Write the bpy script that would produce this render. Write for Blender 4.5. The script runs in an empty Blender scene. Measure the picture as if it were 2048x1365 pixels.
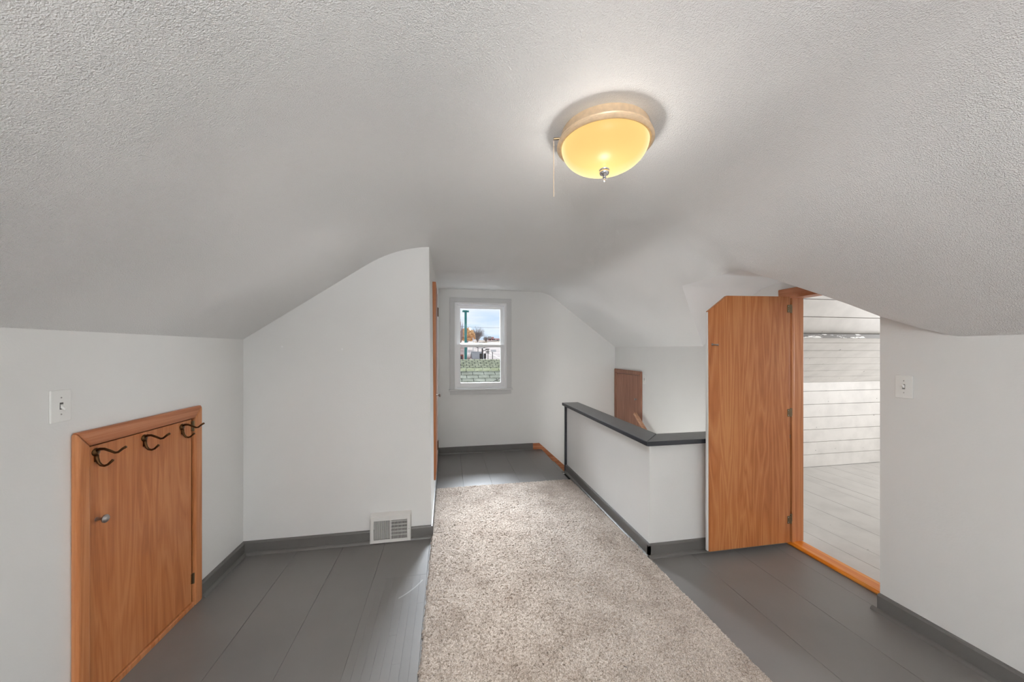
import bpy, bmesh, math, random
from mathutils import Vector, Matrix
import numpy as np

S = bpy.context.scene
COL = S.collection
random.seed(7)
rng = np.random.default_rng(7)

# ------------------------------------------------------------------ camera
YAW = math.radians(10.45)
EYE = Vector((0, 0, 1.4))
cam_data = bpy.data.cameras.new('camera')
cam = bpy.data.objects.new('camera', cam_data)
COL.objects.link(cam)
cam.location = EYE
cam.rotation_euler = (math.pi / 2, 0, -YAW)
cam_data.sensor_width = 36
cam_data.lens = 36 * 702 / 2048
cam_data.shift_y = 17.5 / 2048
cam_data.clip_start = 0.02
cam_data.clip_end = 2000
S.camera = cam

# ------------------------------------------------------------------ world (sky with thin cloud)
W = bpy.data.worlds.new('sky'); S.world = W
W.use_nodes = True
nt = W.node_tree; nt.nodes.clear()
out = nt.nodes.new('ShaderNodeOutputWorld')
bg = nt.nodes.new('ShaderNodeBackground')
tc = nt.nodes.new('ShaderNodeTexCoord')
mp = nt.nodes.new('ShaderNodeMapping'); mp.inputs['Scale'].default_value = (3, 3, 16)
nz = nt.nodes.new('ShaderNodeTexNoise'); nz.inputs['Scale'].default_value = 2.2; nz.inputs['Detail'].default_value = 6
cr = nt.nodes.new('ShaderNodeValToRGB')
cr.color_ramp.elements[0].position = 0.35; cr.color_ramp.elements[0].color = (0.50, 0.64, 0.80, 1)
cr.color_ramp.elements[1].position = 0.68; cr.color_ramp.elements[1].color = (0.74, 0.79, 0.86, 1)
nt.links.new(tc.outputs['Generated'], mp.inputs[0]); nt.links.new(mp.outputs[0], nz.inputs['Vector'])
nt.links.new(nz.outputs['Fac'], cr.inputs[0]); nt.links.new(cr.outputs[0], bg.inputs[0])
bg.inputs[1].default_value = 1.05
nt.links.new(bg.outputs[0], out.inputs[0])

# ------------------------------------------------------------------ lights and exposure
def light(name, kind, loc, energy, color=(1, 1, 1), rot=(0, 0, 0), **kw):
    d = bpy.data.lights.new(name, kind); d.energy = energy; d.color = color
    for k, v in kw.items(): setattr(d, k, v)
    o = bpy.data.objects.new(name, d); COL.objects.link(o)
    o.location = loc; o.rotation_euler = rot
    return o

sun = light('sun', 'SUN', (0, 30, 30), 1.6, (1.0, 0.96, 0.90), angle=math.radians(8))
sun.rotation_euler = Vector((-0.05, -1.0, -0.52)).to_track_quat('-Z', 'Y').to_euler()
# soft fill light added behind the camera, outside an unseen wall opening
light('back_fill_light', 'AREA', (-0.35, -2.58, 1.35), 12, (0.97, 0.98, 1.0), (math.radians(100), 0, 0),
      shape='RECTANGLE', size=1.1, size_y=1.2)
# unseen area lamp added outside above the far window to brighten the hall
w_ = light('far_window_fill_light', 'AREA', (0.5, 8.6, 3.9), 2100, (0.84, 0.92, 1.0), shape='RECTANGLE', size=2.6, size_y=2.0)
w_.rotation_euler = (Vector((0.4, 2.6, 0.4)) - w_.location).to_track_quat('-Z', 'Y').to_euler()
# fill light added in the stair opening to brighten the stair wall
light('stairwell_fill_light', 'AREA', (1.56, 3.05, -0.42), 13, (1.0, 0.99, 0.97), (math.pi, math.radians(-35), 0), shape='RECTANGLE', size=0.25, size_y=1.2)
# unseen uplight added behind the camera to lift the ceiling brightness
light('ceiling_fill_light', 'AREA', (-0.3, -1.5, 1.55), 125, (0.99, 0.99, 1.0), (math.pi, 0, 0), shape='DISK', size=0.5)
# area lamp at an assumed window of the side attic, out of view
light('assumed_attic_daylight', 'AREA', (6.22, 1.7, 1.15), 52, (0.98, 0.99, 1.0), (0, math.radians(90), 0),
      shape='RECTANGLE', size=1.0, size_y=1.0)

S.view_settings.view_transform = 'Standard'
S.view_settings.look = 'None'
S.view_settings.gamma = 1
S.view_settings.use_curve_mapping = False
S.view_settings.exposure = 0.28

# ------------------------------------------------------------------ materials
def srgb(r, g, b):
    f = lambda c: c / 12.92 if c <= 0.04045 else ((c + 0.055) / 1.055) ** 2.4
    return (f(r / 255), f(g / 255), f(b / 255), 1)

class NB:
    def __init__(s, name):
        s.m = bpy.data.materials.new(name); s.m.use_nodes = True
        s.t = s.m.node_tree; s.b = s.t.nodes['Principled BSDF']
    def n(s, typ, **kw):
        n = s.t.nodes.new(typ)
        for k, v in kw.items():
            if k in n.inputs.keys(): n.inputs[k].default_value = v
            else: setattr(n, k, v)
        return n
    def l(s, a, b): s.t.links.new(a, b)
    def coords(s, scale=(1, 1, 1), space='Object'):
        tc = s.n('ShaderNodeTexCoord'); mp = s.n('ShaderNodeMapping')
        mp.inputs['Scale'].default_value = scale
        s.l(tc.outputs[space], mp.inputs[0]); return mp.outputs[0]
    def ramp(s, fac, stops):
        r = s.n('ShaderNodeValToRGB'); e = r.color_ramp.elements
        e[0].position, e[0].color = stops[0]; e[1].position, e[1].color = stops[1]
        for p, c in stops[2:]:
            x = e.new(p); x.color = c
        s.l(fac, r.inputs[0]); return r.outputs[0]
    def bump(s, h, strength, dist):
        b = s.n('ShaderNodeBump'); b.inputs['Strength'].default_value = strength; b.inputs['Distance'].default_value = dist
        s.l(h, b.inputs['Height']); s.l(b.outputs[0], s.b.inputs['Normal'])

def paint(name, col, rough=0.5, bump=0.0, scale=200, var=0.03, spec=0.5):
    k = NB(name); v = k.coords()
    n1 = k.n('ShaderNodeTexNoise', Scale=3.0, Detail=4.0); k.l(v, n1.inputs['Vector'])
    c = srgb(*col); lo = tuple(x * (1 - var) for x in c[:3]) + (1,); hi = tuple(min(1, x * (1 + var)) for x in c[:3]) + (1,)
    k.l(k.ramp(n1.outputs['Fac'], [(0.3, lo), (0.7, hi)]), k.b.inputs['Base Color'])
    k.b.inputs['Roughness'].default_value = rough
    k.b.inputs['Specular IOR Level'].default_value = spec
    if bump:
        n2 = k.n('ShaderNodeTexNoise', Scale=scale, Detail=3.0); k.l(v, n2.inputs['Vector'])
        k.bump(n2.outputs['Fac'], bump, 0.002)
    return k.m

def stipple(name, col, rough, strength):
    """textured plaster: small blobs of paint, patchy in strength"""
    k = NB(name); v = k.coords()
    n0 = k.n('ShaderNodeTexNoise', Scale=1.6, Detail=3.0); k.l(v, n0.inputs['Vector'])
    c = srgb(*col)
    k.l(k.ramp(n0.outputs['Fac'], [(0.3, tuple(x * .97 for x in c[:3]) + (1,)), (0.7, c)]), k.b.inputs['Base Color'])
    n1 = k.n('ShaderNodeTexNoise', Scale=220.0, Detail=3.0, Roughness=0.55); k.l(v, n1.inputs['Vector'])
    vo = k.n('ShaderNodeTexVoronoi', Scale=330.0); k.l(v, vo.inputs['Vector'])
    r = k.ramp(n1.outputs['Fac'], [(0.42, (0, 0, 0, 1)), (0.66, (1, 1, 1, 1))])
    mx = k.n('ShaderNodeMath', operation='MULTIPLY_ADD'); k.l(r, mx.inputs[0]); mx.inputs[1].default_value = 1.0
    k.l(vo.outputs['Distance'], mx.inputs[2])
    pt = k.ramp(n0.outputs['Fac'], [(0.35, (0.35, 0.35, 0.35, 1)), (0.65, (1, 1, 1, 1))])
    m2 = k.n('ShaderNodeMath', operation='MULTIPLY'); k.l(mx.outputs[0], m2.inputs[0]); k.l(pt, m2.inputs[1])
    k.bump(m2.outputs[0], strength, 0.0024)
    k.b.inputs['Roughness'].default_value = rough
    return k.m

def wood(name, dark, mid, light_, scale=(14, 14, 1.1), rough=0.38, wave=2.2, grain_axis=2, seed=0.0):
    k = NB(name)
    tc = k.n('ShaderNodeTexCoord'); mp = k.n('ShaderNodeMapping')
    mp.inputs['Scale'].default_value = scale; mp.inputs['Location'].default_value = (seed, seed * 1.7, seed * .6)
    k.l(tc.outputs['Object'], mp.inputs[0]); v = mp.outputs[0]
    n1 = k.n('ShaderNodeTexNoise', Scale=0.55, Detail=3.0, Distortion=0.6); k.l(v, n1.inputs['Vector'])
    ml = k.n('ShaderNodeMath', operation='MULTIPLY'); k.l(n1.outputs['Fac'], ml.inputs[0]); ml.inputs[1].default_value = 9.0 * wave
    sn = k.n('ShaderNodeMath', operation='PINGPONG'); k.l(ml.outputs[0], sn.inputs[0]); sn.inputs[1].default_value = 1.0
    mp2 = k.n('ShaderNodeMapping'); sc = [160, 160, 160]; sc[grain_axis] = 6
    mp2.inputs['Scale'].default_value = sc
    k.l(tc.outputs['Object'], mp2.inputs[0])
    n2 = k.n('ShaderNodeTexNoise', Scale=1.0, Detail=4.0, Roughness=0.6); k.l(mp2.outputs[0], n2.inputs['Vector'])
    mp3 = k.n('ShaderNodeMapping'); sc = [5, 5, 5]; sc[grain_axis] = 0.6
    mp3.inputs['Scale'].default_value = sc; k.l(tc.outputs['Object'], mp3.inputs[0])
    n3 = k.n('ShaderNodeTexNoise', Scale=1.0, Detail=2.0); k.l(mp3.outputs[0], n3.inputs['Vector'])
    a = k.n('ShaderNodeMath', operation='MULTIPLY'); k.l(sn.outputs[0], a.inputs[0]); a.inputs[1].default_value = 0.30
    b = k.n('ShaderNodeMath', operation='MULTIPLY_ADD'); k.l(n2.outputs['Fac'], b.inputs[0]); b.inputs[1].default_value = 0.45; k.l(a.outputs[0], b.inputs[2])
    c = k.n('ShaderNodeMath', operation='MULTIPLY_ADD'); k.l(n3.outputs['Fac'], c.inputs[0]); c.inputs[1].default_value = 0.55; k.l(b.outputs[0], c.inputs[2])
    k.l(k.ramp(c.outputs[0], [(0.30, srgb(*dark)), (0.85, srgb(*light_)), (0.58, srgb(*mid))]), k.b.inputs['Base Color'])
    k.b.inputs['Roughness'].default_value = rough
    k.bump(n2.outputs['Fac'], 0.12, 0.001)
    return k.m

def metal(name, col, rough=0.3, metallic=1.0):
    k = NB(name); v = k.coords()
    n = k.n('ShaderNodeTexNoise', Scale=60.0, Detail=2.0); k.l(v, n.inputs['Vector'])
    c = srgb(*col)
    k.l(k.ramp(n.outputs['Fac'], [(0.3, tuple(x * .85 for x in c[:3]) + (1,)), (0.7, c)]), k.b.inputs['Base Color'])
    k.b.inputs['Metallic'].default_value = metallic; k.b.inputs['Roughness'].default_value = rough
    return k.m

M = {}
M['wall'] = paint('wall_paint', (236, 236, 234), 0.5, 0.25, 120, 0.012)
M['ceil'] = stipple('stippled_plaster', (244, 244, 243), 0.34, 0.85)
M['vault'] = paint('smooth_plaster', (238, 239, 240), 0.45, 0.2, 60, 0.02)
M['white'] = paint('white_trim', (240, 240, 240), 0.35, 0, 1, 0.01)
M['greytrim'] = paint('grey_window_casing', (214, 214, 213), 0.45, 0.1, 60, 0.01)
M['vinyl'] = paint('white_vinyl', (246, 246, 246), 0.3, 0, 1, 0.01)
M['base'] = paint('dark_grey_base_paint', (100, 98, 95), 0.36, 0.15, 40, 0.08)
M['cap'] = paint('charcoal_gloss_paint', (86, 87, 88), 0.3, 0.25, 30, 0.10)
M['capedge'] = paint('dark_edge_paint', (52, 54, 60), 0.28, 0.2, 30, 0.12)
M['orange'] = wood('orange_maple', (146, 82, 38), (174, 106, 58), (192, 130, 80), (14, 14, 1.1))
M['orange2'] = wood('left_door_birch', (150, 86, 44), (180, 110, 62), (196, 130, 82), (18, 18, 1.4), 0.42, 1.4, 2, 3.1)
M['casing'] = wood('casing_wood', (158, 92, 46), (184, 116, 68), (200, 136, 90), (30, 30, 1.2), 0.4, 1.0, 2, 5.0)
M['casingh'] = wood('casing_wood_level', (150, 88, 52), (180, 112, 72), (194, 132, 96), (1.2, 1.2, 40), 0.4, 1.0, 1, 7.0)
M['sill'] = wood('threshold_wood', (196, 98, 16), (222, 128, 32), (234, 160, 76), (40, 1.5, 40), 0.3, 1.0, 1, 2.0)
M['brown'] = wood('reddish_brown_door', (120, 76, 56), (150, 102, 80), (166, 120, 98), (20, 20, 1.4), 0.45, 1.2, 2, 9.0)
M['skirt'] = wood('stair_skirt_wood', (140, 76, 36), (178, 106, 62), (196, 132, 92), (1.2, 30, 30), 0.4, 1.0, 0, 4.0)
M['rail'] = wood('handrail_wood', (170, 116, 84), (196, 146, 114), (210, 166, 136), (30, 1.5, 30), 0.4, 1.0, 1, 4.0)
M['bronze'] = metal('dark_bronze', (92, 66, 42), 0.32)
M['nickel'] = metal('satin_nickel', (178, 174, 172), 0.28)
M['hinge'] = metal('old_brass_hinge', (120, 104, 80), 0.4)
M['black'] = paint('black_void', (20, 19, 18), 0.8)
M['silver'] = metal('polished_silver', (225, 225, 228), 0.12)
M['plate'] = paint('switch_plate_plastic', (243, 243, 240), 0.3, 0, 1, 0.005)
M['vent'] = paint('register_enamel', (232, 230, 226), 0.35, 0, 1, 0.01)

def floor_paint():
    k = NB('grey_floor_paint'); v = k.coords()
    n1 = k.n('ShaderNodeTexNoise', Scale=1.7, Detail=5.0); k.l(v, n1.inputs['Vector'])
    n2 = k.n('ShaderNodeTexNoise', Scale=420.0, Detail=1.0); k.l(v, n2.inputs['Vector'])
    c1 = k.ramp(n1.outputs['Fac'], [(0.3, srgb(113, 110, 108)), (0.7, srgb(124, 121, 119))])
    sp = k.ramp(n2.outputs['Fac'], [(0.80, (0, 0, 0, 1)), (0.83, (1, 1, 1, 1))])
    mx = k.n('ShaderNodeMix', data_type='RGBA'); k.l(sp, mx.inputs[0]); k.l(c1, mx.inputs[6]); mx.inputs[7].default_value = srgb(170, 168, 165)
    # pale curved scuff mark on the boards beside the rug
    ge = k.n('ShaderNodeNewGeometry'); sub = k.n('ShaderNodeVectorMath', operation='SUBTRACT'); k.l(ge.outputs['Position'], sub.inputs[0]); sub.inputs[1].default_value = (-.49, 2.375, 0)
    ln = k.n('ShaderNodeVectorMath', operation='LENGTH'); k.l(sub.outputs[0], ln.inputs[0])
    dd = k.n('ShaderNodeMath', operation='SUBTRACT'); k.l(ln.outputs['Value'], dd.inputs[0]); dd.inputs[1].default_value = .385
    ab = k.n('ShaderNodeMath', operation='ABSOLUTE'); k.l(dd.outputs[0], ab.inputs[0])
    l1 = k.n('ShaderNodeMath', operation='LESS_THAN'); k.l(ab.outputs[0], l1.inputs[0]); l1.inputs[1].default_value = .004
    sx = k.n('ShaderNodeSeparateXYZ'); k.l(ge.outputs['Position'], sx.inputs[0])
    l2 = k.n('ShaderNodeMath', operation='GREATER_THAN'); k.l(sx.outputs['X'], l2.inputs[0]); l2.inputs[1].default_value = -.27
    l3 = k.n('ShaderNodeMath', operation='LESS_THAN'); k.l(sx.outputs['Y'], l3.inputs[0]); l3.inputs[1].default_value = 2.20
    p1 = k.n('ShaderNodeMath', operation='MULTIPLY'); k.l(l1.outputs[0], p1.inputs[0]); k.l(l2.outputs[0], p1.inputs[1])
    p2 = k.n('ShaderNodeMath', operation='MULTIPLY'); k.l(p1.outputs[0], p2.inputs[0]); k.l(l3.outputs[0], p2.inputs[1])
    p3 = k.n('ShaderNodeMath', operation='MULTIPLY'); k.l(p2.outputs[0], p3.inputs[0]); p3.inputs[1].default_value = .55
    mz = k.n('ShaderNodeMix', data_type='RGBA'); k.l(p3.outputs[0], mz.inputs[0]); k.l(mx.outputs[2], mz.inputs[6]); mz.inputs[7].default_value = srgb(190, 188, 186)
    k.l(mz.outputs[2], k.b.inputs['Base Color'])
    r = k.ramp(n1.outputs['Fac'], [(0.3, (0.33, 0.33, 0.33, 1)), (0.7, (0.40, 0.40, 0.40, 1))]); k.l(r, k.b.inputs['Roughness'])
    n3 = k.n('ShaderNodeTexNoise', Scale=30.0, Detail=4.0); k.l(v, n3.inputs['Vector'])
    k.bump(n3.outputs['Fac'], 0.12, 0.002)
    return k.m
M['floor'] = floor_paint()

def board_paint(name, col, chip=0.71, rough=0.5):
    k = NB(name); v = k.coords()
    n1 = k.n('ShaderNodeTexNoise', Scale=6.0, Detail=5.0); k.l(v, n1.inputs['Vector'])
    c = srgb(*col)
    c1 = k.ramp(n1.outputs['Fac'], [(0.25, tuple(x * .86 for x in c[:3]) + (1,)), (0.6, c)])
    n2 = k.n('ShaderNodeTexNoise', Scale=22.0, Detail=2.0); k.l(v, n2.inputs['Vector'])
    sp = k.ramp(n2.outputs['Fac'], [(chip, (0, 0, 0, 1)), (chip + .03, (1, 1, 1, 1))])
    mx = k.n('ShaderNodeMix', data_type='RGBA'); k.l(sp, mx.inputs[0]); k.l(c1, mx.inputs[6]); mx.inputs[7].default_value = srgb(120, 116, 110)
    k.l(mx.outputs[2], k.b.inputs['Base Color']); k.b.inputs['Roughness'].default_value = rough
    n3 = k.n('ShaderNodeTexNoise', Scale=60.0, Detail=3.0); k.l(v, n3.inputs['Vector']); k.bump(n3.outputs['Fac'], 0.2, 0.002)
    return k.m
M['attic_wall'] = board_paint('attic_white_boards', (226, 222, 217), 0.74)
M['attic_floor'] = board_paint('attic_grey_boards', (206, 203, 199), 0.76, 0.35)

def carpet():
    k = NB('beige_carpet_pile'); v = k.coords()
    n1 = k.n('ShaderNodeTexNoise', Scale=190.0, Detail=3.0, Roughness=0.7); k.l(v, n1.inputs['Vector'])
    n2 = k.n('ShaderNodeTexNoise', Scale=4.5, Detail=5.0, Roughness=0.65); k.l(v, n2.inputs['Vector'])
    a = k.ramp(n1.outputs['Fac'], [(0.34, srgb(132, 118, 106)), (0.66, srgb(222, 210, 198)), (0.5, srgb(190, 176, 163))])
    b = k.ramp(n2.outputs['Fac'], [(0.34, (0.72, 0.69, 0.67, 1)), (0.58, (0.96, 0.96, 0.96, 1))])
    mx = k.n('ShaderNodeMix', data_type='RGBA', blend_type='MULTIPLY'); mx.inputs[0].default_value = 1
    k.l(a, mx.inputs[6]); k.l(b, mx.inputs[7]); k.l(mx.outputs[2], k.b.inputs['Base Color'])
    k.b.inputs['Roughness'].default_value = 0.95; k.b.inputs['Specular IOR Level'].default_value = 0.1
    k.b.inputs['Sheen Weight'].default_value = 0.2
    return k.m
M['carpet'] = carpet()

def glass_pane():
    k = NB('window_glass'); t = k.t
    tr = k.n('ShaderNodeBsdfTransparent'); gl = k.n('ShaderNodeBsdfGlossy'); gl.inputs['Roughness'].default_value = 0.02
    fr = k.n('ShaderNodeFresnel'); fr.inputs[0].default_value = 1.35
    mx = k.n('ShaderNodeMixShader'); k.l(fr.outputs[0], mx.inputs[0]); k.l(tr.outputs[0], mx.inputs[1]); k.l(gl.outputs[0], mx.inputs[2])
    k.l(mx.outputs[0], t.nodes['Material Output'].inputs[0])
    return k.m
M['glass'] = glass_pane()

def bowl_glass():
    k = NB('amber_bowl_glass'); t = k.t
    lw = k.n('ShaderNodeLayerWeight'); lw.inputs['Blend'].default_value = 0.5
    col = k.ramp(lw.outputs['Facing'], [(0.15, srgb(252, 204, 126)), (0.80, srgb(255, 240, 178)), (0.5, srgb(253, 214, 134))])
    k.l(col, k.b.inputs['Emission Color'])
    k.b.inputs['Base Color'].default_value = srgb(90, 66, 36); k.b.inputs['Specular IOR Level'].default_value = 0.1
    k.b.inputs['Emission Strength'].default_value = 0.84
    k.b.inputs['Roughness'].default_value = 0.35
    return k.m
M['bowl'] = bowl_glass()
M['pan'] = metal('cream_metal_pan', (232, 204, 168), 0.35, 0.15)

# ------------------------------------------------------------------ mesh helpers
def mesh_obj(name, verts, faces, mat, parent=None, smooth=False, kind=None, label=None, cat=None, group=None, keep=False):
    verts = [Vector(v) for v in verts]
    if parent is not None:
        org = parent.matrix_world_loc if hasattr(parent, 'matrix_world_loc') else Vector(parent['_o'])
        loc = Vector((0, 0, 0))
        verts = [v - org for v in verts]
        o_org = org
    else:
        xs = [v.x for v in verts]; ys = [v.y for v in verts]; zs = [v.z for v in verts]
        loc = Vector(((min(xs) + max(xs)) / 2, (min(ys) + max(ys)) / 2, min(zs)))
        verts = [v - loc for v in verts]; o_org = loc
    me = bpy.data.meshes.new(name); me.from_pydata([tuple(v) for v in verts], [], faces); me.update()
    if smooth:
        for p in me.polygons: p.use_smooth = True
    mats = mat if isinstance(mat, (list, tuple)) else [mat]
    for m in mats: me.materials.append(m)
    o = bpy.data.objects.new(name, me); COL.objects.link(o)
    o.location = loc
    if parent is not None: o.parent = parent
    o['_o'] = tuple(o_org)
    props(o, label, cat, group, kind)
    return o

def props(o, label=None, cat=None, group=None, kind=None):
    if label: o['label'] = label
    if cat: o['category'] = cat
    if group: o['group'] = group
    if kind: o['kind'] = kind

def thing(name, loc, label=None, cat=None, group=None, kind=None):
    o = bpy.data.objects.new(name, None); COL.objects.link(o)
    o.location = loc; o.empty_display_size = 0.05; o['_o'] = tuple(loc)
    props(o, label, cat, group, kind)
    return o

class MB:
    """collects shapes into one mesh"""
    def __init__(s): s.v = []; s.f = []
    def add(s, v, f):
        n = len(s.v); s.v += [tuple(a) for a in v]; s.f += [tuple(i + n for i in q) for q in f]; return s
    def box(s, x0, x1, y0, y1, z0, z1, bev=0.0):
        if bev <= 0:
            v = [(x, y, z) for x in (x0, x1) for y in (y0, y1) for z in (z0, z1)]
            f = [(0, 1, 3, 2), (4, 6, 7, 5), (0, 4, 5, 1), (2, 3, 7, 6), (0, 2, 6, 4), (1, 5, 7, 3)]
            return s.add(v, f)
        bm = bmesh.new(); bmesh.ops.create_cube(bm, size=1)
        for v in bm.verts:
            v.co = Vector(((x0 + x1) / 2 + v.co.x * (x1 - x0), (y0 + y1) / 2 + v.co.y * (y1 - y0), (z0 + z1) / 2 + v.co.z * (z1 - z0)))
        bmesh.ops.bevel(bm, geom=bm.edges[:], offset=bev, segments=2, affect='EDGES', profile=0.6)
        bm.verts.index_update()
        s.add([v.co[:] for v in bm.verts], [[v.index for v in f.verts] for f in bm.faces]); bm.free(); return s
    def prism(s, pts, axis, a, b):
        """polygon pts in the two other axes, extruded from a to b along axis ('x','y','z')"""
        def P(p, t):
            return {'x': (t, p[0], p[1]), 'y': (p[0], t, p[1]), 'z': (p[0], p[1], t)}[axis]
        n = len(pts)
        v = [P(p, a) for p in pts] + [P(p, b) for p in pts]
        f = [tuple(range(n))[::-1], tuple(range(n, 2 * n))] + [(i, (i + 1) % n, n + (i + 1) % n, n + i) for i in range(n)]
        return s.add(v, f)
    def lathe(s, prof, center, seg=32, axis='z', flip=1):
        """prof list of (r, h); axis direction"""
        cx, cy, cz = center; v = []; f = []
        for r, h in prof:
            for k in range(seg):
                a = 2 * math.pi * k / seg; c, q = r * math.cos(a), r * math.sin(a); hh = h * flip
                v.append({'z': (cx + c, cy + q, cz + hh), 'x': (cx + hh, cy + c, cz + q), 'y': (cx + c, cy + hh, cz + q)}[axis])
        for i in range(len(prof) - 1):
            for k in range(seg):
                a = i * seg + k; b = i * seg + (k + 1) % seg
                f.append((a, b, b + seg, a + seg))
        f.append(tuple(range(seg))); f.append(tuple(range((len(prof) - 1) * seg, len(prof) * seg)))
        return s.add(v, f)
    def tube(s, pts, r, seg=8):
        pts = [Vector(p) for p in pts]; rs = r if isinstance(r, (list, tuple)) else [r] * len(pts)
        v = []; f = []; up = None
        for i, p in enumerate(pts):
            d = (pts[min(i + 1, len(pts) - 1)] - pts[max(i - 1, 0)]).normalized()
            if up is None:
                up = Vector((0, 0, 1)) if abs(d.z) < .9 else Vector((1, 0, 0))
            e1 = (up - d * up.dot(d)).normalized(); e2 = d.cross(e1); up = e1
            for k in range(seg):
                a = 2 * math.pi * k / seg
                v.append(p + (e1 * math.cos(a) + e2 * math.sin(a)) * rs[i])
        for i in range(len(pts) - 1):
            for k in range(seg):
                a = i * seg + k; b = i * seg + (k + 1) % seg
                f.append((a, b, b + seg, a + seg))
        f.append(tuple(range(seg))[::-1]); f.append(tuple(range((len(pts) - 1) * seg, len(pts) * seg)))
        return s.add(v, f)
    def ball(s, c, r, sub=2, sq=(1, 1, 1)):
        bm = bmesh.new(); bmesh.ops.create_icosphere(bm, subdivisions=sub, radius=r); bm.verts.index_update()
        s.add([(c[0] + v.co.x * sq[0], c[1] + v.co.y * sq[1], c[2] + v.co.z * sq[2]) for v in bm.verts],
              [[v.index for v in f.verts] for f in bm.faces]); bm.free(); return s
    def build(s, name, mat, parent=None, **kw):
        return mesh_obj(name, s.v, s.f, mat, parent, **kw)

def fix_normals(o):
    bm = bmesh.new(); bm.from_mesh(o.data); bmesh.ops.recalc_face_normals(bm, faces=bm.faces[:]); bm.to_mesh(o.data); bm.free()

def autosmooth(o, ang=35):
    fix_normals(o)
    me = o.data
    for p in me.polygons: p.use_smooth = True
    me.set_sharp_from_angle(angle=math.radians(ang))

# ------------------------------------------------------------------ room dimensions (metres)
XL, YB, YC, YF = -1.375, -2.5, 2.70, 4.81      # left knee wall, back of room, closet front, window wall
XN, XD = 2.285, 2.43                            # near right wall, door wall / stair wall
XC = -0.12                                      # closet side wall
ZC0 = 2.172
def ZC(y): return ZC0 + 0.0235 * max(0, y - 2.7)

# edge of the dormer cut in the right slope: (Y, X, Z)
E = [(1.203, 2.285, 1.461), (1.302, 2.232, 1.503), (1.407, 2.150, 1.569), (1.483, 2.069, 1.635), (1.560, 1.996, 1.694),
     (1.699, 1.875, 1.792), (1.79, 1.800, 1.853), (1.83, 1.783, 1.876), (1.87, 1.787, 1.890), (1.93, 1.797, 1.897),
     (2.03, 1.802, 1.900), (2.174, 1.806, 1.901), (2.32, 1.808, 1.901), (2.40, 1.808, 1.901), (2.462, 1.808, 1.901),
     (2.57, 1.930, 1.810), (2.682, 2.054, 1.717), (2.80, 2.197, 1.610), (2.918, 2.339, 1.503), (3.00, 2.430, 1.434)]

def ceiling():
    ys = [YB, -1.5, -.5, .3, .8, 1.1] + [e[0] for e in E] + [3.3, 3.7, 4.1, 4.5, YF + .06]
    foot = {}
    for y in ys:
        if y <= 1.2: foot[y] = (XN, 1.461)
        elif y >= 3.0: foot[y] = (XD, 1.434 + .004 * (y - 3))
    for e in E: foot[e[0]] = (e[1], e[2])
    def bez(p0, p1, p2, n):
        return [((1 - t) ** 2 * p0[0] + 2 * t * (1 - t) * p1[0] + t * t * p2[0], (1 - t) ** 2 * p0[1] + 2 * t * (1 - t) * p1[1] + t * t * p2[1])
                for t in [i / n for i in range(n + 1)]]
    V = []; nrow = None
    for y in ys:
        zc = ZC(y)
        kl = (XL - .0, 1.470)
        cl = (kl[0] + (zc - kl[1]) / 0.685, zc)
        p0 = (cl[0] - .24, zc - .24 * .685); p2 = (cl[0] + .27, zc)
        row = []
        for i in range(6):
            t = i / 6; row.append((kl[0] + (p0[0] - kl[0]) * t, kl[1] + (p0[1] - kl[1]) * t))
        row += bez(p0, cl, p2, 10)
        fx, fz = foot[y]
        cr_ = (1.385, zc)
        dx, dz = fx - cr_[0], fz - cr_[1]; L = math.hypot(dx, dz)
        tl = .20 if y > 3.6 else (.25 if y < 3 else .25 - .05 * (y - 3) / .6)
        q2 = (cr_[0] + dx / L * tl, cr_[1] + dz / L * tl); q0 = (cr_[0] - (.16 if y > 3.6 else .3 if y < 3 else .3 - .14 * (y - 3) / .6), zc)
        for i in range(1, 6):
            t = i / 6; row.append((p2[0] + (q0[0] - p2[0]) * t, zc))
        row += bez(q0, cr_, q2, 10)
        for i in range(1, 7):
            t = i / 6; row.append((q2[0] + (fx - q2[0]) * t, q2[1] + (fz - q2[1]) * t))
        nrow = len(row)
        V += [(x, y, z) for x, z in row]
    F = []
    for j in range(len(ys) - 1):
        for i in range(nrow - 1):
            a = j * nrow + i
            F.append((a, a + 1, a + nrow + 1, a + nrow))
    o = mesh_obj('ceiling', V, F, M['ceil'], smooth=True, kind='structure')
    o['label'] = 'white stippled attic ceiling curving into both slopes'
    return o
ceiling()

def vault():
    D = []
    for y, x, z in E: D.append([y, 2.46, z])
    ov = {2.174: (2.174, 1.898), 2.32: (2.29, 1.891), 2.40: (2.36, 1.877), 2.462: (2.42, 1.845), 2.57: (2.53, 1.77), 2.682: (2.65, 1.685), 2.80: (2.78, 1.588)}
    V = []; F = []; n = len(E); K = 6
    for i, (y, x, z) in enumerate(E):
        dy, dz = ov.get(y, (y, z))
        for k in range(K):
            t = k / (K - 1)
            V.append((x + (2.46 - x) * t, y + (dy - y) * t, z + (dz - z) * t))
    for i in range(n - 1):
        for k in range(K - 1):
            a = i * K + k; F.append((a, a + 1, a + K + 1, a + K))
    o = mesh_obj('ceiling_dormer', V, F, M['vault'], smooth=True, kind='structure')
    o['label'] = 'small smooth vault over the attic doorway'
vault()

# ------------------------------------------------------------------ walls
def wall(name, mb, label, mat=None):
    o = mb.build(name, mat or M['wall'], kind='structure'); fix_normals(o); o['label'] = label; return o

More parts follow.
